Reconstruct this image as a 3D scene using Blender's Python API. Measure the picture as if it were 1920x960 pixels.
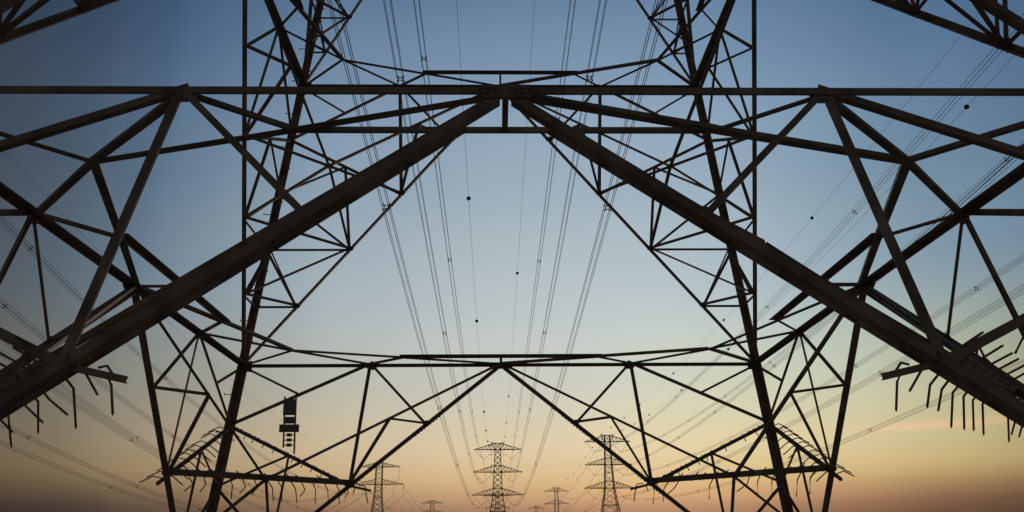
import bpy, math, random
from mathutils import Vector, Matrix

random.seed(7)
sc = bpy.context.scene
for o in list(bpy.data.objects):
    bpy.data.objects.remove(o, do_unlink=True)
COL = sc.collection
V = Vector

# ------------------------------------------------------------------ camera
CAM = V((-0.0793, -12.5735, 1.75))
cd = bpy.data.cameras.new('camera')
cam = bpy.data.objects.new('camera', cd)
COL.objects.link(cam)
cd.sensor_width = 36.0
cd.lens = 28.379
cd.clip_start = 0.05
cd.clip_end = 30000.0
PITCH, YAW, ROLL = 0.3474, 0.0194, -0.0080
fw = V((math.sin(YAW) * math.cos(PITCH), math.cos(YAW) * math.cos(PITCH), math.sin(PITCH)))
rt = V((math.cos(YAW), -math.sin(YAW), 0))
up = rt.cross(fw)
rt, up = math.cos(ROLL) * rt + math.sin(ROLL) * up, -math.sin(ROLL) * rt + math.cos(ROLL) * up
M3 = Matrix((rt, up, -fw)).transposed()
cam.matrix_world = Matrix.Translation(CAM) @ M3.to_4x4()
sc.camera = cam

# ------------------------------------------------------------------ sky just after sunset
w = bpy.data.worlds.new('World')
sc.world = w
w.use_nodes = True
nt = w.node_tree
nt.nodes.clear()
N = nt.nodes.new
L = nt.links.new
out = N('ShaderNodeOutputWorld')
bg = N('ShaderNodeBackground')
L(bg.outputs[0], out.inputs[0])
tc = N('ShaderNodeTexCoord')
nrm = N('ShaderNodeVectorMath'); nrm.operation = 'NORMALIZE'
L(tc.outputs['Generated'], nrm.inputs[0])
sep = N('ShaderNodeSeparateXYZ')
L(nrm.outputs[0], sep.inputs[0])


def ramp(stops, interp='LINEAR'):
    r = N('ShaderNodeValToRGB')
    r.color_ramp.interpolation = interp
    e = r.color_ramp.elements
    while len(e) > 1:
        e.remove(e[-1])
    e[0].position = stops[0][0]
    e[0].color = (*stops[0][1], 1)
    for p, c in stops[1:]:
        n = e.new(p)
        n.color = (*c, 1)
    return r


elev = ramp([(0.0, (.17, .095, .065)), (.036, (.32, .185, .112)), (.050, (.47, .285, .16)), (.073, (.66, .45, .235)),
             (.105, (.73, .575, .36)), (.14, (.69, .60, .43)), (.175, (.61, .597, .495)), (.262, (.515, .565, .56)),
             (.386, (.37, .455, .512)), (.50, (.255, .352, .462)), (.605, (.135, .219, .332)),
             (.77, (.062, .115, .20)), (1.0, (.035, .07, .13))], 'CARDINAL')
L(sep.outputs['Z'], elev.inputs[0])
az = N('ShaderNodeMath'); az.operation = 'ARCTAN2'
L(sep.outputs['X'], az.inputs[0]); L(sep.outputs['Y'], az.inputs[1])
mr = N('ShaderNodeMapRange')
mr.inputs['From Min'].default_value = -math.pi
mr.inputs['From Max'].default_value = math.pi
L(az.outputs[0], mr.inputs['Value'])


def ap(d):
    return (d + 180.0) / 360.0


def azramp(stops):
    """afterglow strength round the horizon, lens vignette painted into its side falloff, azimuth in degrees right of straight ahead"""
    r = ramp([(ap(d), tuple(v / 1.4 for v in (c if isinstance(c, tuple) else (c, c, c)))) for d, c in stops], 'CARDINAL')
    L(mr.outputs[0], r.inputs[0])
    return r


def lerp_el(lo, hi, a, b):
    f = N('ShaderNodeMapRange'); f.interpolation_type = 'SMOOTHSTEP'
    f.inputs['From Min'].default_value = lo; f.inputs['From Max'].default_value = hi
    L(sep.outputs['Z'], f.inputs['Value'])
    m = N('ShaderNodeMix'); m.data_type = 'RGBA'
    L(f.outputs[0], m.inputs[0]); L(a, m.inputs[6]); L(b, m.inputs[7])
    return m.outputs[2]


BACK = .16
g_low = azramp([(-180, BACK), (-60, .12), (-40, .12), (-31, (.14, .16, .20)), (-24.5, (.25, .28, .34)), (-13, .69), (-5.7, .91), (5, (1.22, 1.17, 1.1)),
                (12, (1.30, 1.23, 1.15)), (19, (1.06, .98, .92)), (26, (.69, .61, .58)), (32, (.38, .36, .35)), (42, .2), (60, .14), (180, BACK)])
g_mid = azramp([(-180, BACK), (-60, .12), (-42, .13), (-33, .2), (-26, (.38, .38, .38)), (-14, .73), (-5, .93), (4, 1.02), (13, (1.06, 1.09, 1.01)),
                (25, (.91, .95, .83)), (32, (.68, .71, .58)), (42, .38), (60, .16), (180, BACK)])
g_high = azramp([(-180, BACK), (-60, .12), (-42, (.125, .135, .15)), (-33, (.17, .19, .23)), (-28.5, (.235, .28, .345)), (-24, (.36, .44, .54)), (-14, (.75, .79, .84)),
                 (-8, (.87, .89, .93)), (0, 1.0), (13, (1.0, 1.02, 1.04)), (20, (.83, .9, .96)), (28, (.54, .65, .75)), (35, (.38, .50, .63)),
                 (44, (.25, .32, .40)), (60, .15), (180, BACK)])
glow_c = lerp_el(.17, .32, lerp_el(.04, .09, g_low.outputs[0], g_mid.outputs[0]), g_high.outputs[0])  # darkening to the sides also stands in for lens vignetting, in the sky colour
mul = N('ShaderNodeMix'); mul.data_type = 'RGBA'; mul.blend_type = 'MULTIPLY'
mul.inputs[0].default_value = 1.0
L(elev.outputs[0], mul.inputs[6]); L(glow_c, mul.inputs[7])
# faint high streaks of cloud low over the horizon
cmb = N('ShaderNodeCombineXYZ')
k1 = N('ShaderNodeMath'); k1.operation = 'MULTIPLY'; k1.inputs[1].default_value = 2.2
k2 = N('ShaderNodeMath'); k2.operation = 'MULTIPLY'; k2.inputs[1].default_value = 46.0
L(az.outputs[0], k1.inputs[0]); L(sep.outputs['Z'], k2.inputs[0])
L(k1.outputs[0], cmb.inputs[0]); L(k2.outputs[0], cmb.inputs[1])
nz = N('ShaderNodeTexNoise')
nz.inputs['Scale'].default_value = 1.0
nz.inputs['Detail'].default_value = 4.0
L(cmb.outputs[0], nz.inputs['Vector'])
band = ramp([(0.0, (.6, .6, .6)), (.10, (1, 1, 1)), (.15, (.5, .5, .5)), (.22, (0, 0, 0)), (1, (0, 0, 0))])
L(sep.outputs['Z'], band.inputs[0])
thr = N('ShaderNodeMapRange')
thr.inputs['From Min'].default_value = .52
thr.inputs['From Max'].default_value = .78
thr.inputs['To Max'].default_value = .30
L(nz.outputs['Fac'], thr.inputs['Value'])
cf = N('ShaderNodeMath'); cf.operation = 'MULTIPLY'
L(thr.outputs[0], cf.inputs[0]); L(band.outputs[0], cf.inputs[1])
cl = N('ShaderNodeMix'); cl.data_type = 'RGBA'; cl.blend_type = 'MULTIPLY'
cl.inputs[7].default_value = (1.22, 1.0, .93, 1)
L(cf.outputs[0], cl.inputs[0]); L(mul.outputs[2], cl.inputs[6])
# one thin streak of cloud still catching the light, low on the right
def mth(op, a, b=None, c=None):
    n = N('ShaderNodeMath'); n.operation = op
    for k, v in enumerate((a, b, c)):
        if v is None:
            continue
        if isinstance(v, (int, float)):
            n.inputs[k].default_value = v
        else:
            L(v, n.inputs[k])
    return n.outputs[0]


wob = mth('MULTIPLY', mth('SUBTRACT', nz.outputs['Fac'], .5), .012)
de = mth('DIVIDE', mth('SUBTRACT', mth('ADD', sep.outputs['Z'], wob), .1232), .0042)
ge = mth('POWER', 2.718, mth('MULTIPLY', mth('MULTIPLY', de, de), -1.0))
wa = N('ShaderNodeMapRange'); wa.interpolation_type = 'SMOOTHSTEP'
wa.inputs['From Min'].default_value = math.radians(22.5); wa.inputs['From Max'].default_value = math.radians(28)
L(az.outputs[0], wa.inputs['Value'])
wb = N('ShaderNodeMapRange'); wb.interpolation_type = 'SMOOTHSTEP'
wb.inputs['From Min'].default_value = math.radians(52); wb.inputs['From Max'].default_value = math.radians(34)
L(az.outputs[0], wb.inputs['Value'])
sf = mth('MULTIPLY', mth('MULTIPLY', ge, wa.outputs[0]), mth('MULTIPLY', wb.outputs[0], .85))
st_ = N('ShaderNodeMix'); st_.data_type = 'RGBA'; st_.blend_type = 'MULTIPLY'
st_.inputs[7].default_value = (1.30, 1.05, 1.08, 1)
L(sf, st_.inputs[0]); L(cl.outputs[2], st_.inputs[6])
L(st_.outputs[2], bg.inputs[0])
bg.inputs[1].default_value = 1.4

# the sun has just gone down ahead, a little to the right: only a weak broad glow is left
sd = bpy.data.lights.new('sun', 'SUN')
sd.energy = 0.5
sd.angle = math.radians(12)
sd.color = (1.0, .72, .48)
sun = bpy.data.objects.new('sun', sd)
COL.objects.link(sun)
sa, se = math.radians(8), math.radians(1.0)
sdir = V((math.sin(sa) * math.cos(se), math.cos(sa) * math.cos(se), math.sin(se)))
sun.rotation_euler = sdir.to_track_quat('Z', 'Y').to_euler()

sc.view_settings.view_transform = 'Standard'
sc.view_settings.look = 'None'
sc.view_settings.exposure = 0
sc.view_settings.gamma = 1
sc.render.engine = 'CYCLES'
sc.cycles.max_bounces = 5
sc.render.film_transparent = False


# ------------------------------------------------------------------ materials
def material(name, c1, c2, scale=6, rough=.6, metal=0.0, bump=0.0):
    m = bpy.data.materials.new(name)
    m.use_nodes = True
    t = m.node_tree
    b = t.nodes['Principled BSDF']
    tx = t.nodes.new('ShaderNodeTexCoord')
    n = t.nodes.new('ShaderNodeTexNoise')
    n.inputs['Scale'].default_value = scale
    n.inputs['Detail'].default_value = 6
    t.links.new(tx.outputs['Object'], n.inputs['Vector'])
    r = t.nodes.new('ShaderNodeValToRGB')
    r.color_ramp.elements[0].position = .34
    r.color_ramp.elements[1].position = .68
    r.color_ramp.elements[0].color = (*c1, 1)
    r.color_ramp.elements[1].color = (*c2, 1)
    t.links.new(n.outputs['Fac'], r.inputs[0])
    t.links.new(r.outputs[0], b.inputs['Base Color'])
    b.inputs['Roughness'].default_value = rough
    b.inputs['Metallic'].default_value = metal
    if bump:
        bp = t.nodes.new('ShaderNodeBump')
        bp.inputs['Strength'].default_value = bump
        bp.inputs['Distance'].default_value = .01
        t.links.new(n.outputs['Fac'], bp.inputs['Height'])
        t.links.new(bp.outputs[0], b.inputs['Normal'])
    return m


STEEL = material('weathered_brown_steel', (.20, .134, .092), (.42, .30, .222), 3.2, .58, 0, .15)
FARSTEEL = material('lattice_steel', (.24, .165, .115), (.32, .23, .165), 2, .7)
WIRE = material('weathered_aluminium', (.10, .10, .10), (.16, .16, .16), 3, .55)
SPACER = material('spacer_casting', (.05, .05, .05), (.08, .08, .08), 8, .6)
BALL = material('marker_ball_paint', (.06, .03, .025), (.09, .05, .04), 4, .5)
INSUL = material('brown_porcelain', (.07, .05, .04), (.11, .08, .06), 6, .35)
PLATE = material('sign_plate_back', (.24, .21, .20), (.32, .28, .27), 7, .5)
CONC = material('footing_concrete', (.22, .21, .19), (.34, .32, .29), 5, .9, 0, .3)
GROUND = material('dry_sand_ground', (.30, .235, .16), (.42, .335, .235), .35, .95, 0, .4)


# ------------------------------------------------------------------ mesh helpers
class MB:
    def __init__(s):
        s.v = []; s.f = []

    def prism(s, A, B, prof, ex, ey):
        d = len(s.v); n = len(prof)
        for P in (A, B):
            for x, y in prof:
                s.v.append(P + ex * x + ey * y)
        for i in range(n):
            j = (i + 1) % n
            s.f.append((d + i, d + j, d + n + j, d + n + i))
        s.f.append(tuple(d + i for i in reversed(range(n))))
        s.f.append(tuple(d + n + i for i in range(n)))

    def bar(s, A, B, w, h=None):
        A = V(A); B = V(B); h = h or w
        a = (B - A).normalized()
        ref = V((0, 0, 1)) if abs(a.z) < .9 else V((0, 1, 0))
        x = a.cross(ref).normalized(); y = x.cross(a)
        s.prism(A, B, [(-w / 2, -h / 2), (w / 2, -h / 2), (w / 2, h / 2), (-w / 2, h / 2)], x, y)

    def angle(s, A, B, d1, d2, w1, w2, t=.012):
        A = V(A); B = V(B)
        a = (B - A).normalized()
        d2 = (d2 - a * d2.dot(a)).normalized()
        d1p = a.cross(d2).normalized()
        if d1p.dot(d1) < 0:
            d1p = -d1p
        m = -w1 / 2
        s.prism(A, B, [(m, 0), (w1 / 2, 0), (w1 / 2, t), (m + t, t), (m + t, w2), (m, w2)], d1p, d2)

    def box(s, c, ex, ey, ez):
        c = V(c)
        s.prism(c - ez, c + ez, [(-1, -1), (1, -1), (1, 1), (-1, 1)], ex, ey)

    def tube(s, pts, r, n=6, cap=True):
        pts = [V(p) for p in pts]; d = len(s.v); m = len(pts)
        for i, p in enumerate(pts):
            a = (pts[min(i + 1, m - 1)] - pts[max(i - 1, 0)]).normalized()
            ref = V((0, 0, 1)) if abs(a.z) < .9 else V((0, 1, 0))
            x = a.cross(ref).normalized(); y = x.cross(a)
            rr = r[i] if isinstance(r, (list, tuple)) else r
            for k in range(n):
                q = 2 * math.pi * k / n
                s.v.append(p + x * math.cos(q) * rr + y * math.sin(q) * rr)
        for i in range(m - 1):
            for k in range(n):
                j = (k + 1) % n
                s.f.append((d + i * n + k, d + i * n + j, d + (i + 1) * n + j, d + (i + 1) * n + k))
        if cap:
            s.f.append(tuple(d + k for k in reversed(range(n))))
            s.f.append(tuple(d + (m - 1) * n + k for k in range(n)))

    def hexbolt(s, c, axis, r=.016, h=.022):
        c = V(c); axis = axis.normalized()
        s.tube([c - axis * h * .3, c + axis * h], r, 6)

    def build(s, name, mat, parent=None, origin=None, smooth=False):
        me = bpy.data.meshes.new(name)
        o0 = V(origin) if origin is not None else V((0, 0, 0))
        me.from_pydata([tuple(v - o0) for v in s.v], [], s.f)
        me.materials.append(mat)
        if smooth:
            for p in me.polygons:
                p.use_smooth = True
        o = bpy.data.objects.new(name, me)
        COL.objects.link(o)
        if parent:
            o.parent = parent
        return o


def tag(o, label, cat, group=None):
    o['label'] = label; o['category'] = cat
    if group:
        o['group'] = group
    return o


def empty(name, loc=(0, 0, 0)):
    o = bpy.data.objects.new(name, None)
    COL.objects.link(o)
    o.location = loc
    o.empty_display_size = .5
    return o


def copy_tree(o, loc, par=None):
    c = o.copy(); COL.objects.link(c); c.parent = par
    if par is None:
        c.location = loc
    for ch in o.children:
        copy_tree(ch, None, c)
    return c


# ------------------------------------------------------------------ ground
g = MB()
R = 9000
gn = 60
for j in range(gn + 1):
    for i in range(gn + 1):
        x = (i / gn * 2 - 1); y = (j / gn * 2 - 1)
        X = R * x * abs(x) ** 1.2; Y = R * y * abs(y) ** 1.2 + 300
        rr = math.hypot(X, Y)
        Z = -.05 + (.12 * math.sin(X * .11) * math.cos(Y * .09) if rr > 25 else 0) - .25 * (rr > 30)
        g.v.append(V((X, Y, Z)))
for j in range(gn):
    for i in range(gn):
        a = j * (gn + 1) + i
        g.f.append((a, a + 1, a + gn + 2, a + gn + 1))
go = g.build('ground', GROUND, smooth=True)
go['kind'] = 'structure'

# ------------------------------------------------------------------ the tower overhead
Z1, Z2, Z3, ZF, KS = 5.768, 12.53, 20.75, 0.446, 0.16019


def hw(z):
    return 6.0 - KS * (z - Z1)


tower = empty('transmission_tower', (0, 0, 0))
tag(tower, 'huge near lattice transmission tower of dark steel angles that the camera stands under', 'pylon')


def face(i, s, z, off=0.0):
    """point on face i (0 far, 1 left, 2 near, 3 right); s runs along the face, off goes inwards"""
    p = V((s, hw(z) - off, z))
    for _ in range(i):
        p = V((-p.y, p.x, p.z))
    return p


def inward(i):
    n = V((0, -1, -KS)).normalized()
    for _ in range(i):
        n = V((-n.y, n.x, n.z))
    return n


cnt = [0]


def fm(i, a, b, w1, w2, name='brace', base=.014, flip=False, t=.01):
    """an angle lying in face i, from (s,z) a to (s,z) b"""
    cnt[0] += 1
    off = base + .0021 * (cnt[0] % 7)
    A = face(i, a[0], a[1], off); B = face(i, b[0], b[1], off)
    m = MB()
    m.angle(A, B, V((0, 0, -1 if flip else 1)), inward(i), w1, w2, t)
    return m.build(name, STEEL, tower)


def sm(A, B, w1, w2, name='hip_brace', d2=V((0, 0, 1)), d1=None, t=.009):
    """an angle anywhere in space"""
    cnt[0] += 1
    A = V(A); B = V(B); j = V((0, 0, .0019 * (cnt[0] % 6)))
    a = (B - A).normalized()
    if d1 is None:
        d1 = a.cross(d2)
    m = MB()
    m.angle(A + j, B + j, d1, d2, w1, w2, t)
    return m.build(name, STEEL, tower)


def gusset(i, s, z, poly, off, bolts, name='gusset_plate', t=.012, br=.016):
    m = MB()
    n = inward(i)
    ex = (face(i, 1, z) - face(i, 0, z)).normalized()
    ey = n.cross(ex)
    if ey.z < 0:
        ey = -ey
    c = face(i, s, z, off)
    m.prism(c, c + n * t, poly, ex, ey)
    g_ = m.build(name, STEEL, tower)
    b_ = MB()
    for (bx, by) in bolts:
        q = c + ex * bx + ey * by
        b_.hexbolt(q - n * .001, -n, br, .02)
        b_.hexbolt(q + n * (t + .001), n, br, .026)
    bo = b_.build('bolt_group', STEEL, g_)
    bo['kind'] = 'stuff'
    return g_


def rnd_plate(w, h, n=8):
    return [(-w, -h * .25), (-w * .72, -h), (w * .72, -h), (w, -h * .25), (w, h * .3), (w * .7, h), (-w * .7, h), (-w, h * .3)]


def panel(zb, zt, n, hfoot, spiked=False, full=True, lw=.19, kw=(.095, .13), rw=1.0):
    ht = hw(zt)
    zj = [zt + (zb - zt) * j / n for j in range(n + 1)]
    sj = [hfoot * j / n for j in range(n + 1)]
    # legs: one heavy angle at each corner
    for (sx, sy) in ((-1, 1), (1, 1), (-1, -1), (1, -1)):
        hb = hw(zb); o = .075
        m = MB()
        A = V((sx * (hb + o), sy * (hb + o), zb)); B = V((sx * (ht + o), sy * (ht + o), zt))
        a = (B - A).normalized()
        ex = V((-sx, 0, 0)); ey = V((0, -sy, 0)); t = .026
        prof = [(0, 0), (lw, 0), (lw, t), (t, t), (t, lw), (0, lw)]
        m.prism(A, B, prof, ex, ey)
        m.build('leg', STEEL, tower)
    for i in range(4):
        # horizontal beam of the face
        fm(i, (-ht + .02, zt + (.02 if i == 2 else 0)), (ht - .02, zt + (.02 if i == 2 else 0)), .078, .10 if i == 2 else .12 if i == 0 else .17, 'horizontal_beam', 0, True, .012)
        # centre gusset with its bolts
        bl = [(x, y) for x in (-.23, -.16, -.09, .09, .16, .23) for y in (-.02, .03)] + [(-.12, -.06), (-.04, -.05), (.05, -.05), (.13, -.06)]
        gusset(i, 0, zt - .005, rnd_plate(.29, .078), -.016, bl)
        for sg in (-1, 1):
            P = lambda j: (sg * sj[j], zj[j])
            Lg = lambda j: (sg * hw(zj[j]), zj[j])
            T = (0.0, zt); C = (sg * ht, zt); Q = (sg * ht * .5, zt)
            # main brace; the lower one of the near face has a second angle behind it
            m = MB()
            st = .10 / math.hypot(sj[-1], zt - zb)
            A = face(i, sg * sj[-1] * st, zt + (zb - zt) * st, 0); B = face(i, sg * hfoot, zb, 0)
            nn = inward(i)
            w2 = kw[1] * (.72 if spiked and i == 2 else 1)
            m.angle(A, B, V((0, 0, 1)), nn, kw[0] * (.92 if spiked and i == 2 else 1), w2, .014)
            ln = (B - A).length
            a = (B - A).normalized(); dn = a.cross(nn).normalized()
            if dn.z > 0:
                dn = -dn
            if spiked and i == 2:
                A2 = A + a * .42 + nn * .19 + dn * .008; B2 = B + nn * .19 + dn * .008
                m.angle(A2, B2, V((0, 0, 1)), -nn, .055, .012, .012)
                for q in range(1, int(ln / .62)):
                    m.box(A2 + a * (q * .62) - nn * .03 - dn * .0, a * (.05 if q % 3 else .16), nn * .03, dn * .008)
            mbr = m.build('main_brace', STEEL, tower)
            # bolt heads near the joints
            m = MB()
            for j in range(1, n):
                c0 = face(i, sg * sj[j], zj[j], .06)
                for e in range(-4, 5):
                    if j in (1, 2) and abs(e) > 1 or abs(e) < 2:
                        c = c0 + a * (e * .085) + dn * (kw[0] * .5)
                        m.hexbolt(c, dn, .017, .024)
            mo = m.build('bolt_group', STEEL, mbr)
            mo['kind'] = 'stuff'
            # joint plates on the brace
            for j in range(1, n):
                gusset(i, sg * sj[j], zj[j] + .02, [(-.08, -.035), (.07, -.045), (.095, .015), (.02, .075), (-.07, .055)], .030, [(-.04, 0), (.01, .03), (.05, 0)])
            # plates at quarter points and corners
            gusset(i, sg * ht * .5, zt - .02, [(-.13, -.03), (-.06, -.085), (.06, -.085), (.13, -.03), (.13, .036), (-.13, .036)], .030,
                   [(-.08, .01), (0, .01), (.08, .01), (-.03, -.05), (.03, -.05)])
            gusset(i, sg * (ht - .12), zt, [(-.10, -.12), (.12, -.15), (.12, .12), (-.10, .07)], .031, [(0, -.1), (0, 0), (0, .08), (-.08, 0), (.08, .05)])
            # redundant members of the face
            b, d = P(2), Lg(1)
            fm(i, (Q[0], Q[1] + .02), P(1), .058 * rw, .04)
            fm(i, (Q[0] + sg * .03, Q[1] + .05), P(2), .082 * rw, .028)
            fm(i, (Q[0] - sg * .04, Q[1] + .07), Lg(1), .078 * rw, .06)
            mq = ((Q[0] + d[0]) / 2, (Q[1] + d[1]) / 2)
            fm(i, C, mq, .048 * rw, .04)
            fm(i, d, b, .075 * rw, .06)
            mb = ((d[0] + b[0]) / 2, (d[1] + b[1]) / 2)
            fm(i, mb, Lg(2), .055 * rw, .05)
            fm(i, mb, P(3), .06 * rw, .055)
            fm(i, Lg(2), P(3), .058 * rw, .05)
            for j in range(3, n):
                fm(i, P(j), Lg(j), .055 * rw, .05)
                if j < n - 1:
                    fm(i, Lg(j), P(j + 1), .06 * rw, .055)
                    fm(i, (Lg(j)[0] - sg * .1, Lg(j)[1]), (P(j + 1)[0], P(j + 1)[1] + .02), .03, .045, base=.09)
    # corners: ties between the braces of two neighbouring faces, and hip bracing
    for i in range(4):
        i2 = (i + 1) % 4      # face i uses s<0, the next face uses s>0 at the shared corner
        KA = [face(i, -sj[j], zj[j], .06) for j in range(n + 1)]
        KB = [face(i2, sj[j], zj[j], .06) for j in range(n + 1)]
        TA = face(i, 0, zt, .06); TB = face(i2, 0, zt, .06)
        ax = (KA[2] - KB[2]).normalized()
        eA, eB = (.1, .1) if spiked else (0, 0)
        sm(KB[2] - ax * eB, KA[2] + ax * eA, .06 if not spiked else .06 if i in (1, 2) else .11, .07 if not spiked else .075 if i in (1, 2) else .125, 'tie_bar')
        MM = (KA[2] + KB[2]) / 2
        for TT, K in ((TA, KA), (TB, KB)):
            sm(TT, MM, .062 * rw, .055)
            E = (TT + MM) / 2
            sm(E, K[1], .06 * rw, .05)
            sm(E, K[2], .062 * rw, .05)
            sm(MM, K[3], .062 * rw, .055)
        for j in range(3, n):
            sm(KA[j], KB[j], .055 * rw, .05, 'tie_bar')
        if n > 4:
            sw = (i % 2 == 0)
            for j in range(3, n - 1):
                if sw:
                    sm(KA[j], KB[j + 1], .05, .045)
                else:
                    sm(KB[j], KA[j + 1], .05, .045)
    return zj, sj


def plan(z, s1=1.0):
    """horizontal bracing frame at one level"""
    h = hw(z)
    dz = -.002

    def rot(p, i):
        p = V(p)
        for _ in range(i):
            p = V((-p.y, p.x, p.z))
        return p
    zz = z + dz
    for i in range(4):
        def pm(a, b, wd, hgt=.05):
            A = rot((a[0] * h, a[1] * h, zz), i); B = rot((b[0] * h, b[1] * h, zz), i)
            sm(A, B, wd * s1, hgt, 'plan_brace')
        P, Pr, Rl, Rr = (-.752, .752), (.752, .752), (-.36, .872), (.36, .872)
        pm((-.98, .98), P, .085)
        pm(P, (-.5, .99), .085)
        pm((-.99, .5), P, .085)
        pm(P, Rl, .105)
        pm(Pr, Rr, .105)
        pm(Rl, (0, .985), .105)
        pm(Rr, (0, .985), .105)
        pm(Rl, (-.5, .985), .05)
        pm(Rr, (.5, .985), .05)
        A = rot((Rl[0] * h, Rl[1] * h, zz + .02), i); B = rot((Rr[0] * h, Rr[1] * h, zz + .02), i)
        e_ = (B - A).normalized() * .1
        sm(A - e_, B + e_, .062 * s1, .13 * s1, 'plan_brace', rot((0, -1, 0), i), V((0, 0, -1)))
        pm((0, .98), (0, .872), .06)


ZJ, SJ = panel(ZF, Z1, 4, hw(ZF), True)
panel(Z1, Z2, 5, hw(Z1), lw=.16, kw=(.075, .095))
panel(Z2, Z3, 9, hw(Z2), lw=.15, kw=(.07, .09), rw=.85)
plan(Z1)
plan(Z2, .8)

# anti-climb spikes: on the tie bars and on the sloping bars either side of each leg
spike_meshes = {}


def spike(P, pts, rad=.0125):
    if P[1] < 0:
        rad = min(rad, .0105)
    m = MB()
    pp = [V(P)] + [V(P) + V(q) for q in pts]
    pp.insert(len(pp) - 1, pp[-2].lerp(pp[-1], .93))
    m.tube(pp, [rad] * (len(pp) - 1) + [.003], 6)
    return m.build('anti_climb_spike', STEEL, tower)


dn_ = V((0, 0, -1))
for i in range(4):
    i2 = (i + 1) % 4
    KA = face(i, -SJ[2], ZJ[2], .06); KB = face(i2, SJ[2], ZJ[2], .06)
    ax = (KA - KB).normalized()
    ln = (KA - KB).length
    outw = V((-1, 1, 0)).normalized()
    for _ in range(i):
        outw = V((-outw.y, outw.x, 0))
    stations = [.16 + .28 * q + random.uniform(-.03, .03) for q in range(int((ln - .2) / .28) + 1)] + []
    for q, d in enumerate(stations):
        c = KB + ax * d
        j = random.uniform(-.03, .03)
        skew = ax * random.uniform(-.03, .03)
        if random.random() < .86:
            if random.random() < .74:
                spike(c, [(-outw) * .15 + dn_ * .14 + skew, (-outw) * (.21 + j) + dn_ * (.43 + j) + skew * 2])
            else:
                spike(c, [(-outw) * .15 + dn_ * .15 + skew, (-outw) * .26 + dn_ * .30 - ax * .18])
        if random.random() < .9:
            spike(c, [outw * .10 + V((0, 0, .10)) + skew, outw * (.30 + j) + V((0, 0, .19 + j)) + skew * 2])
    # along the sloping bars
    for fi, sg in ((i, -1), (i2, 1)):
        A = face(fi, sg * hw(ZJ[1]), ZJ[1], .04); B = face(fi, sg * SJ[2], ZJ[2], .04)
        nn = inward(fi); nn = V((nn.x, nn.y, 0)).normalized()
        a = (B - A).normalized()
        Ltot = (B - A).length
        over = .42 if fi % 2 else 0
        if over:
            m = MB(); m.angle(B, B + a * over, V((0, 0, 1)), inward(fi), .06, .05, .01); m.build('bar_end', STEEL, tower)
        for q in range(1, int((Ltot + over) / .25), 2 if fi == 2 else 1):
            c = A + a * (q * .25 + random.uniform(-.02, .02))
            if fi == 2:
                for sd_ in (-1, 1):
                    spike(c, [nn * (.03 * sd_) + V((0, 0, -.13)) + a * (.02 * sd_), nn * (.05 * sd_) + V((0, 0, -.27 + .04 * sd_)) + a * (.13 * sd_)], .011)
                continue
            for sd_ in (-1, 1):
                if random.random() < .92:
                    j = random.uniform(-.03, .03)
                    spike(c, [nn * sd_ * .17 + V((0, 0, .05)) + a * j, nn * sd_ * (.40 + j) + V((0, 0, -.13 if sd_ > 0 else -.06)) + a * 2 * j])

# short drooping arms with a few spikes, on the near and far faces
for fi in (0, 2):
    for sg_ in (-1, 1):
        B = face(fi, sg_ * SJ[2], ZJ[2], .07)
        tp = face(fi, sg_ * (SJ[2] - .50), ZJ[2] - .115, .07)
        m = MB(); m.angle(B, tp, V((0, 0, 1)), inward(fi), .05, .035, .009)
        m.build('spiked_arm', STEEL, tower)
        nn = inward(fi)
        ex = (tp - B).normalized()
        c = B.lerp(tp, .68)
        spike(c, [ex * .05 + V((0, 0, -.07)), ex * .10 + V((0, 0, -.29))])
        spike(B.lerp(tp, .8), [-ex * .07 + V((0, 0, .07)), -ex * .19 + V((0, 0, .065)) + nn * .1])
        spike(B.lerp(tp, .3), [nn * .1 + V((0, 0, -.03)), nn * .3 + V((0, 0, -.1))])

# step bolts up the far left leg
for q in range(38):
    z = 2.6 + q * .42
    m = MB()
    h = hw(z) + .07
    sd_ = q % 2
    c = V((-h, h - .1 - .05 * sd_, z))
    if sd_ == 0:
        m.tube([c + V((.02, 0, 0)), c + V((-.17, 0, .012))], .0095, 6)
        m.tube([c + V((-.17, 0, .012)), c + V((-.19, 0, .013))], .02, 6)
    else:
        c = V((-h + .1, h, z))
        m.tube([c + V((0, -.02, 0)), c + V((0, .17, .012))], .0095, 6)
        m.tube([c + V((0, .17, .012)), c + V((0, .19, .013))], .02, 6)
    m.build('step_bolt', STEEL, tower)

# concrete footings
for sx in (-1, 1):
    for sy in (-1, 1):
        m = MB()
        h = hw(ZF) + .03
        c = V((sx * h, sy * h, 0))
        rr = .62
        oc = [(rr * math.cos(math.pi / 8 + k * math.pi / 4), rr * math.sin(math.pi / 8 + k * math.pi / 4)) for k in range(8)]
        m.prism(c + V((0, 0, -.6)), c + V((0, 0, .36)), oc, V((1, 0, 0)), V((0, 1, 0)))
        m.prism(c + V((0, 0, .36)), c + V((0, 0, .45)), [(x * .8, y * .8) for x, y in oc], V((1, 0, 0)), V((0, 1, 0)))
        m.build('footing', CONC, tower)


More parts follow.
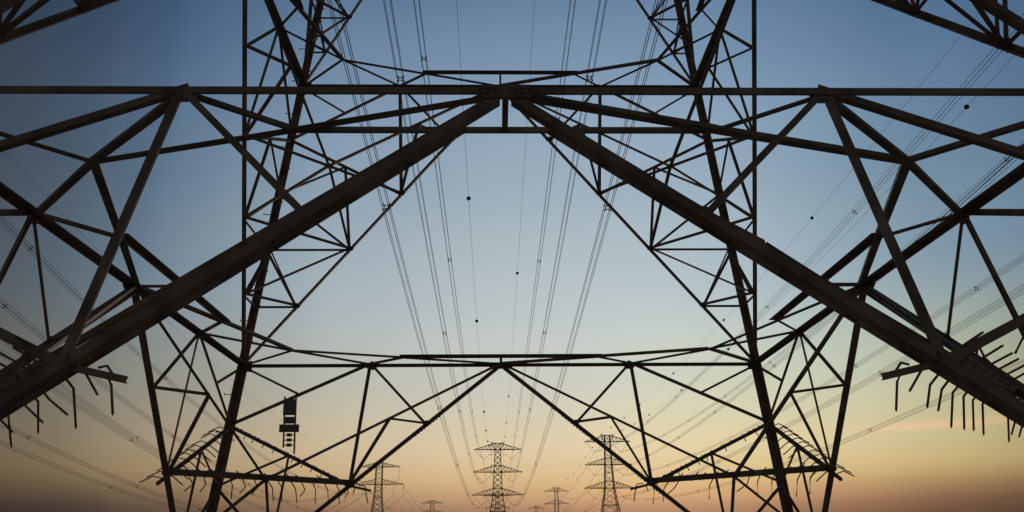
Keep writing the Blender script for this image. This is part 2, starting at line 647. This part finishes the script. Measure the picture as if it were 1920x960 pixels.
# ------------------------------------------------------------------ lattice bodies, arms and strings (used by every tower)
def lattice(root, levels, leg_w, br_w, mat, horiz=()):
    for (sx, sy) in ((-1, 1), (1, 1), (-1, -1), (1, -1)):
        m = MB()
        for (za, ha), (zb, hb) in zip(levels, levels[1:]):
            m.bar((sx * ha, sy * ha, za), (sx * hb, sy * hb, zb), leg_w)
        m.build('leg', mat, root)
    for (za, ha), (zb, hb) in zip(levels, levels[1:]):
        for i in range(4):
            def rt_(x, y, z):
                for _ in range(i):
                    x, y = -y, x
                return (x, y, z)
            for sg in (-1, 1):
                m = MB()
                m.bar(rt_(sg * ha, ha, za), rt_(-sg * hb, hb, zb), br_w)
                m.build('cross_brace', mat, root)
            if zb in horiz:
                m = MB()
                m.bar(rt_(-hb, hb, zb), rt_(hb, hb, zb), br_w * 1.3)
                m.build('horizontal_beam', mat, root)


def crossarm(root, side, z, h, span, rise, ch, br, mat, nseg=6):
    """triangular arm: flat bottom chords, top chords rising to the body"""
    m = MB(); la = MB()
    tip = V((side * span, 0, z))
    for sy in (-1, 1):
        b0 = V((side * h, sy * h, z)); t0 = V((side * h * .95, sy * h * .95, z + rise))
        m.bar(b0, tip, ch); m.bar(t0, tip + V((0, 0, .08)), ch * .8)
        pb, pt = b0, t0
        for k in range(1, nseg):
            f = k / nseg
            qb = b0.lerp(tip, f); qt = t0.lerp(tip, f)
            la.bar(qb, qt, br); la.bar(pb, qt, br)
            pb, pt = qb, qt
    for k in range(nseg):
        f0, f1 = k / nseg, (k + 1) / nseg
        a = V((side * h, -h, z)).lerp(tip, f0); b = V((side * h, h, z)).lerp(tip, f1)
        if k < nseg - 1:
            la.bar(a, b, br)
    ca = m.build('crossarm', mat, root)
    lo = la.build('lacing', mat, ca)
    lo['kind'] = 'stuff'


def string_(root, A, B, r=.09):
    A = V(A); B = V(B)
    m = MB()
    n = max(8, int((B - A).length / .35))
    pts = []; rr = []
    for k in range(n * 2 + 1):
        pts.append(A.lerp(B, k / (2 * n))); rr.append(r if k % 2 else r * .45)
    m.tube(pts, rr, 6)
    return m.build('insulator_string', INSUL, root)


# upper body of the tower we stand under
lv = [(Z3, hw(Z3)), (23.6, 3.1), (26.2, 2.85), (28.8, 2.65), (31.4, 2.5), (33.6, 2.38), (35.0, 2.3), (37.2, 2.2), (39.6, 2.1), (42, 2.0), (44.4, 1.9),
      (47, 1.8), (49.4, 1.72), (51.8, 1.64), (54.2, 1.56), (56.6, 1.48), (59, 1.4), (62.4, 1.35)]
lattice(tower, lv, .16, .08, STEEL, (35.0, 47, 59, 62.4))
ATT = {}
for zz, hh, nm, xa in ((35.0, 2.3, 'low', (-8.25, 8.3)), (47, 1.8, 'mid', (-7.7, 7.7)), (59, 1.4, 'up', (-7.3, 7.3))):
    za = {'low': 30.0, 'mid': 42.0, 'up': 54.0}[nm]
    for k, sd_ in enumerate((-1, 1)):
        crossarm(tower, sd_, zz, hh, 12.8, 3.3, .14, .07, STEEL)
        B = V((xa[k], 0, za + .35))
        string_(tower, (sd_ * 12.6, 0, zz - .1), B, .1); string_(tower, (sd_ * (hh + .2), 0, zz - .1), B, .1)
for sd_ in (-1, 1):
    m = MB(); m.bar((sd_ * 1.35, 0, 59.2), (sd_ * 4.1, 0, 62.9), .12); m.bar((sd_ * 1.35, 0, 62.4), (sd_ * 4.1, 0, 62.9), .1)
    m.build('earth_wire_horn', STEEL, tower)

# ------------------------------------------------------------------ sign frame on the far face
sg = empty('sign_frame', (-4.80, 6.2, 3.8))
tag(sg, 'narrow hanging frame of blank plates seen from behind on the far left bracing', 'sign')
sg0 = V((-4.80, 6.2, 3.8))


def fp(x, z, off=.13):
    return V((x, hw(z) - off, z))


def srail(x0, z0, x1, z1):
    m = MB(); m.bar(fp(x0, z0), fp(x1, z1), .035, .03); return m.build('rail', STEEL, sg, sg0)


srail(-4.945, 5.06, -4.925, 3.93); srail(-4.69, 5.16, -4.677, 3.79)


def splate(x0, x1, z0, z1, name='sign_plate', off=.155, mat=None):
    m = MB()
    c = (fp(x0, z0, off) + fp(x1, z1, off)) / 2
    n = inward(0); ey = V((0, -n.z, n.y)); ey = ey if ey.z > 0 else -ey
    m.box(c, V((abs(x1 - x0) / 2, 0, 0)), ey * (abs(z1 - z0) / 2), n * .002)
    return m.build(name, mat or PLATE, sg, sg0)


splate(-4.965, -4.665, 4.635, 4.995); splate(-4.92, -4.68, 4.45, 4.605); splate(-5.035, -4.585, 4.262, 4.438)
for zc in (4.205, 4.095, 3.985):
    m = MB(); m.bar(fp(-4.93, zc), fp(-4.68, zc), .02, .02); m.build('rung', STEEL, sg, sg0)
    splate(-4.855, -4.74, zc - .038, zc + .038, 'phase_plate')


# ------------------------------------------------------------------ distant pylons
def pylon_three_arm():
    root = empty('pylon')
    lv = [(-5, 7.35), (0, 6.6), (4.6, 5.9), (9, 5.25), (13, 4.65), (16.4, 4.15), (18.6, 3.75), (21.4, 3.2), (24, 2.75), (26.4, 2.35), (29.6, 2.18),
          (32.2, 2.05), (34.8, 1.9), (37.3, 1.8), (40.3, 1.68), (43.0, 1.58), (45.6, 1.46), (48.2, 1.36), (51.2, 1.32)]
    lattice(root, lv, .36, .17, FARSTEEL, (9, 18.6, 26.4, 29.6, 37.3, 40.3, 48.2, 51.2))
    for zz, hh, vx, vz, sp in ((26.4, 2.35, 7.8, 21.6, 12.7), (37.3, 1.8, 7.4, 32.4, 12.1), (48.2, 1.36, 6.9, 43.4, 11.9)):
        for sd_ in (-1, 1):
            crossarm(root, sd_, zz, hh, sp, 3.1, .26, .13, FARSTEEL)
            string_(root, (sd_ * sp * .985, 0, zz), (sd_ * vx, 0, vz), .10)
            string_(root, (sd_ * hh, 0, zz - .3), (sd_ * vx, 0, vz), .10)
    for sd_ in (-1, 1):
        m = MB()
        for sy in (-1, 1):
            m.bar((sd_ * 1.36, sy * 1.3, 48.2), (sd_ * 3.4, 0, 51.9), .18)
            m.bar((sd_ * 1.32, sy * 1.3, 51.2), (sd_ * 3.4, 0, 51.9), .16)
        m.build('earth_wire_horn', FARSTEEL, root)
    return root


def pylon_two_arm():
    root = empty('pylon')
    lv = [(-5, 6.6), (0, 5.9), (5, 5.2), (9.5, 4.6), (13.5, 4.05), (17.2, 3.55), (20.6, 3.1), (23.6, 2.7), (26.4, 2.4), (29, 2.15), (31.2, 2.0),
          (33.4, 1.9), (35.8, 1.85), (38, 1.82), (40.4, 1.78), (42.8, 1.75), (45.2, 1.72), (47.9, 1.7)]
    lattice(root, lv, .34, .16, FARSTEEL, (29, 35.8, 45.2, 47.9))
    for zz, hh, sp, rise in ((45.2, 1.72, 11.6, 2.4), (35.8, 1.85, 14.2, 2.7)):
        for sd_ in (-1, 1):
            crossarm(root, sd_, zz, hh, sp, rise, .24, .12, FARSTEEL, 7)
    for sd_ in (-1, 1):
        string_(root, (sd_ * 11.4, 0, 45.1), (sd_ * 11.2, 0, 39.4), .1)
        string_(root, (sd_ * 14.0, 0, 35.7), (sd_ * 13.9, 0, 30.2), .1)
        string_(root, (sd_ * 8.7, 0, 35.7), (sd_ * 8.5, 0, 30.2), .1)
    return root


pB = pylon_three_arm()
pB.location = (0, 400, 0)
tag(pB, 'three armed lattice pylon at the centre of the horizon straight ahead', 'pylon', 'distant pylons with three crossarms')
pB2 = copy_tree(pB, (-.6, 790, .5))
tag(pB2, 'smaller lattice pylon showing behind and through the central three armed pylon', 'pylon', 'distant pylons with three crossarms')
pR = copy_tree(pB, (53.5, 388, 2.1)); pR.scale = (.94, .94, 1)
tag(pR, 'large three armed pylon right of centre, partly crossed by a near brace', 'pylon', 'distant pylons with three crossarms')
pR2 = copy_tree(pB, (53.0, 745, 1.7)); pR2.scale = (.94, .94, 1)
tag(pR2, 'middle sized pylon between the central pylon and the large right one', 'pylon', 'distant pylons with three crossarms')
pR3 = copy_tree(pB, (50.6, 1100, 2.6)); pR3.scale = (.94, .94, 1)
tag(pR3, 'smallest and farthest pylon just right of the central one, only its top showing', 'pylon', 'distant pylons with three crossarms')
pL = pylon_two_arm()
pL.location = (-66.4, 455, 0)
tag(pL, 'two armed lattice pylon left of centre with hanging insulators', 'pylon', 'distant pylons with two crossarms')
pL2 = copy_tree(pL, (-67.2, 855, .8))
tag(pL2, 'small far two armed pylon between the left pylon and the central one', 'pylon', 'distant pylons with two crossarms')


# ------------------------------------------------------------------ lines: bundles of four conductors with spacers; earth wires with marker balls
def curve(A, B, sag):
    A = V(A); B = V(B)

    def f(t):
        p = A.lerp(B, t)
        p.z -= 4 * sag * t * (1 - t)
        return p
    return f


def spacer_mesh(s):
    m = MB()
    h = s / 2
    c = [(-h, -h), (h, -h), (h, h), (-h, h)]
    b = s * .30
    r = [(-b, -b), (b, -b), (b, b), (-b, b)]
    for k in range(4):
        a, d = r[k], r[(k + 1) % 4]
        m.tube([(a[0], 0, a[1]), (d[0], 0, d[1])], .034, 6)
        m.tube([(a[0], 0, a[1]), (c[k][0], 0, c[k][1])], .036, 6)
        m.tube([(c[k][0], -.09, c[k][1]), (c[k][0], .09, c[k][1])], .055, 6)
    me = bpy.data.meshes.new('spacer')
    me.from_pydata([tuple(v) for v in m.v], [], m.f)
    me.materials.append(SPACER)
    return me


SP = .46
SPM = spacer_mesh(SP)


def bundle(A, B, sag, label, group, spacers, r=.023, n=56, q4=True):
    f = curve(A, B, sag)
    root = empty('conductor_bundle', A)
    tag(root, label, 'power line', group)
    o = V(A)
    h = SP / 2
    offs = ((-h, -h), (h, -h), (h, h), (-h, h)) if q4 else ((-h, 0), (h, 0))
    pts = [f((k / n) ** 1.0) for k in range(n + 1)]
    for (ox, oz) in offs:
        m = MB()
        m.tube([p + V((ox, 0, oz)) for p in pts], r, 5)
        m.build('conductor', WIRE, root, o)
    for t in spacers:
        s = bpy.data.objects.new('spacer', SPM)
        COL.objects.link(s)
        s.parent = root
        p = f(t); d = (f(min(1, t + .004)) - f(max(0, t - .004))).normalized()
        s.matrix_local = Matrix.Translation(p - o) @ d.to_track_quat('Y', 'Z').to_matrix().to_4x4()
    return root


BM = None


def earth(A, B, sag, label, group, balls, r=.02, n=56, br=.30):
    global BM
    f = curve(A, B, sag)
    root = empty('earth_wire', A)
    tag(root, label, 'power line', group)
    o = V(A)
    m = MB(); m.tube([f(k / n) for k in range(n + 1)], r, 5); m.build('wire', WIRE, root, o)
    if BM is None:
        mm = MB()
        nr, ns = 8, 14
        pts = [V((0, -br * math.cos(math.pi * k / nr), 0)) for k in range(nr + 1)]
        mm.tube([p + V((0, 0, 0)) for p in pts], [max(.03, br * math.sin(math.pi * k / nr)) for k in range(nr + 1)], ns)
        mm.tube([(0, -br - .10, 0), (0, -br + .02, 0)], .04, 8); mm.tube([(0, br - .02, 0), (0, br + .10, 0)], .04, 8)
        BM = bpy.data.meshes.new('marker_ball')
        BM.from_pydata([tuple(v) for v in mm.v], [], mm.f)
        BM.materials.append(BALL)
        for p in BM.polygons:
            p.use_smooth = True
    for t in balls:
        s = bpy.data.objects.new('marker_ball', BM)
        COL.objects.link(s)
        s.parent = root
        p = f(t); d = (f(min(1, t + .004)) - f(max(0, t - .004))).normalized()
        s.matrix_local = Matrix.Translation(p - o) @ d.to_track_quat('Y', 'Z').to_matrix().to_4x4()
    return root


LINES = [
    ('b', (-8.25, 0, 30), (-7.8, 400, 21.6), 10.2, 'outermost four wire bundle left of centre, meeting the lowest arm of the central pylon', 'power lines running from the near tower to the central pylon', [0.1047, 0.2513, 0.3778, 0.5262, 0.6425, 0.7865]),
    ('b', (-7.7, 0, 42), (-7.4, 400, 32.4), 11.8, 'second wire bundle left of centre, meeting the middle arm of the central pylon', 'power lines running from the near tower to the central pylon', [0.1062, 0.25, 0.3718, 0.5145, 0.63]),
    ('b', (-7.3, 0, 54), (-6.9, 400, 43.4), 11.8, 'innermost wire bundle left of centre, meeting the top arm of the central pylon', 'power lines running from the near tower to the central pylon', [0.2533, 0.5222, 0.641]),
    ('b', (8.3, 0, 30), (7.8, 400, 21.6), 8.3, 'outermost four wire bundle right of centre, meeting the lowest arm of the central pylon', 'power lines running from the near tower to the central pylon', [0.1085, 0.2685, 0.4098, 0.5883, 0.7365]),
    ('b', (7.7, 0, 42), (7.4, 400, 32.4), 5.4, 'second wire bundle right of centre, meeting the middle arm of the central pylon', 'power lines running from the near tower to the central pylon', [0.1145, 0.289, 0.4445, 0.634]),
    ('b', (7.3, 0, 54), (6.9, 400, 43.4), 2.7, 'innermost wire bundle right of centre, meeting the top arm of the central pylon', 'power lines running from the near tower to the central pylon', [0.2985, 0.649, 0.7883]),
    ('e', (-4.1, 0, 62.9), (-3.4, 400, 51.9), 20.6, 'thin single wire with black marker balls just left of centre, ending on the central pylon', 'power lines running from the near tower to the central pylon', [0.2193, 0.3282, 0.5192, 0.6118, 0.7105]),
    ('e', (4.1, 0, 62.9), (3.4, 400, 51.9), 7.1, 'thin single wire with black marker balls just right of centre, ending on the central pylon', 'power lines running from the near tower to the central pylon', [0.345, 0.6398, 0.795, 0.9273]),
    ('b', (43.1, 0, 46), (47.0, 388, 45.5), 8.6, 'highest four wire bundle on the right, steepest of those climbing to the top right corner', 'power lines running overhead on the right', [0.2018, 0.2945, 0.4893, 0.6008]),
    ('b', (49.7, 0, 42), (46.5, 388, 34.5), 9.0, 'second highest four wire bundle on the right, leaving the frame above the right side beam', 'power lines running overhead on the right', [0.1728, 0.327, 0.4318, 0.5278, 0.6362]),
    ('b', (59.1, 0, 50), (60.0, 388, 45.5), 8.9, 'faint bundle on the right just above and beside the second highest one', 'power lines running overhead on the right', [0.413, 0.5105, 0.6222, 0.7243]),
    ('b', (59.6, 0, 38), (60.5, 388, 34.5), 8.1, 'upper of the two close bundles leaving the right edge at mid height', 'power lines running overhead on the right', [0.213, 0.3083, 0.6205, 0.7235]),
    ('b', (48.2, 0, 28), (46.2, 388, 23.7), 7.4, 'lower of the two close bundles leaving the right edge at mid height', 'power lines running overhead on the right', [0.2223, 0.3205, 0.4258]),
    ('b', (58.0, 0, 26), (60.8, 388, 23.7), 7.7, 'lowest bundle on the right, passing behind the spiked brace above the pink cloud', 'power lines running overhead on the right', [0.2985, 0.6102]),
    ('e', (58.2, 0, 68), (50.3, 388, 54.0), 8.5, 'left one of two thin ball marked wires climbing to the top right', 'power lines running overhead on the right', [0.3065, 0.4517, 0.5925, 0.734, 0.8235]),
    ('e', (53.6, 0, 54), (56.7, 388, 54.0), 8.1, 'right one of two thin ball marked wires climbing to the top right', 'power lines running overhead on the right', [0.1762, 0.4512, 0.591, 0.74]),
    ('b', (-57.6, 65, 40), (-55.2, 455, 39.3), 19.2, 'highest bundle on the left, passing under the left side beam', 'power lines descending on the left', [0.1573, 0.3645]),
    ('b', (-55.9, 65, 30), (-52.5, 455, 30.1), 18.2, 'second bundle from the top on the left, with a spacer at the left edge', 'power lines descending on the left', [0.0288, 0.162]),
    ('b', (-57.5, 65, 26), (-57.9, 455, 30.1), 17.9, 'lower of two close bundles in the middle of the left side', 'power lines descending on the left', [0.1343]),
    ('b', (-76.2, 65, 42), (-77.6, 455, 39.3), 22.5, 'upper of two close bundles in the middle of the left side', 'power lines descending on the left', [0.2513]),
    ('b', (-72.7, 65, 26), (-74.9, 455, 30.1), 17.6, 'upper of the two bundles crossing the bottom left corner', 'power lines descending on the left', [0.1315, 0.2405]),
    ('b', (-79.2, 65, 26), (-80.3, 455, 30.1), 17.3, 'lower of the two bundles crossing the bottom left corner', 'power lines descending on the left', [0.2457]),
    ('w', (-66.9, 65, 56), (-66.4, 455, 48.0), 13.2, 'faint single thin wire high on the left', 'power lines descending on the left', []),
]

for kind, A, B, sag, label, group, marks in LINES:
    if kind == 'b':
        ts = list(marks)
        step = .115
        while ts[-1] + step < .97:
            ts.append(ts[-1] + step)
        while ts[0] - step > .02:
            ts.insert(0, ts[0] - step)
        bundle(A, B, sag, label, group, ts)
    elif kind == 'e':
        ts = list(marks)
        while ts[-1] + .09 < .97:
            ts.append(ts[-1] + .09)
        earth(A, B, sag, label, group, ts)
    else:
        earth(A, B, sag, label, group, [])


# the lines run on from pylon to pylon
def onward(pa, pb, kind, where, group):
    if kind == 3:
        pts = [(s * x, z, n, 'left' if s < 0 else 'right') for x, z, n in ((7.8, 21.6, 'lowest arm'), (7.4, 32.4, 'middle arm'), (6.9, 43.4, 'top arm')) for s in (-1, 1)]
        tops = [(-3.4, 51.9, 'left'), (3.4, 51.9, 'right')]
    else:
        pts = [(s * x, z, n, 'left' if s < 0 else 'right') for x, z, n in ((11.2, 39.4, 'upper arm'), (13.9, 30.2, 'lower arm tip'), (8.5, 30.2, 'lower arm middle')) for s in (-1, 1)]
        tops = [(0, 47.9, '')]
    for x, z, arm, sd in pts:
        A = (pa.location.x + x * pa.scale.x, pa.location.y, pa.location.z + z)
        B = (pb.location.x + x * pb.scale.x, pb.location.y, pb.location.z + z)
        bundle(A, B, 9.0 if kind == 3 else 12.0, 'wires from %s %s %s' % (sd, arm, where), group, [.12, .24, .36, .5, .62, .75, .88], .03, 40, False)
    for x, z, sd in tops:
        A = (pa.location.x + x * pa.scale.x, pa.location.y, pa.location.z + z)
        B = (pb.location.x + x * pb.scale.x, pb.location.y, pb.location.z + z)
        earth(A, B, 6.0, ('thin wire from %s peak %s' % (sd, where)).replace('  ', ' '), group, [.1, .2, .3, .42, .55, .7, .85] if kind == 3 else [], .02, 40)


onward(pB, pB2, 3, 'of the central pylon running on behind it', 'far wires beyond the central pylon')
onward(pR, pR2, 3, 'of the large right pylon to the middle sized one', 'far wires beyond the large right pylon')
onward(pR2, pR3, 3, 'of the middle sized pylon to the farthest one', 'far wires beyond the middle sized pylon')
onward(pL, pL2, 2, 'of the left two armed pylon to the next one', 'far wires beyond the left pylon')
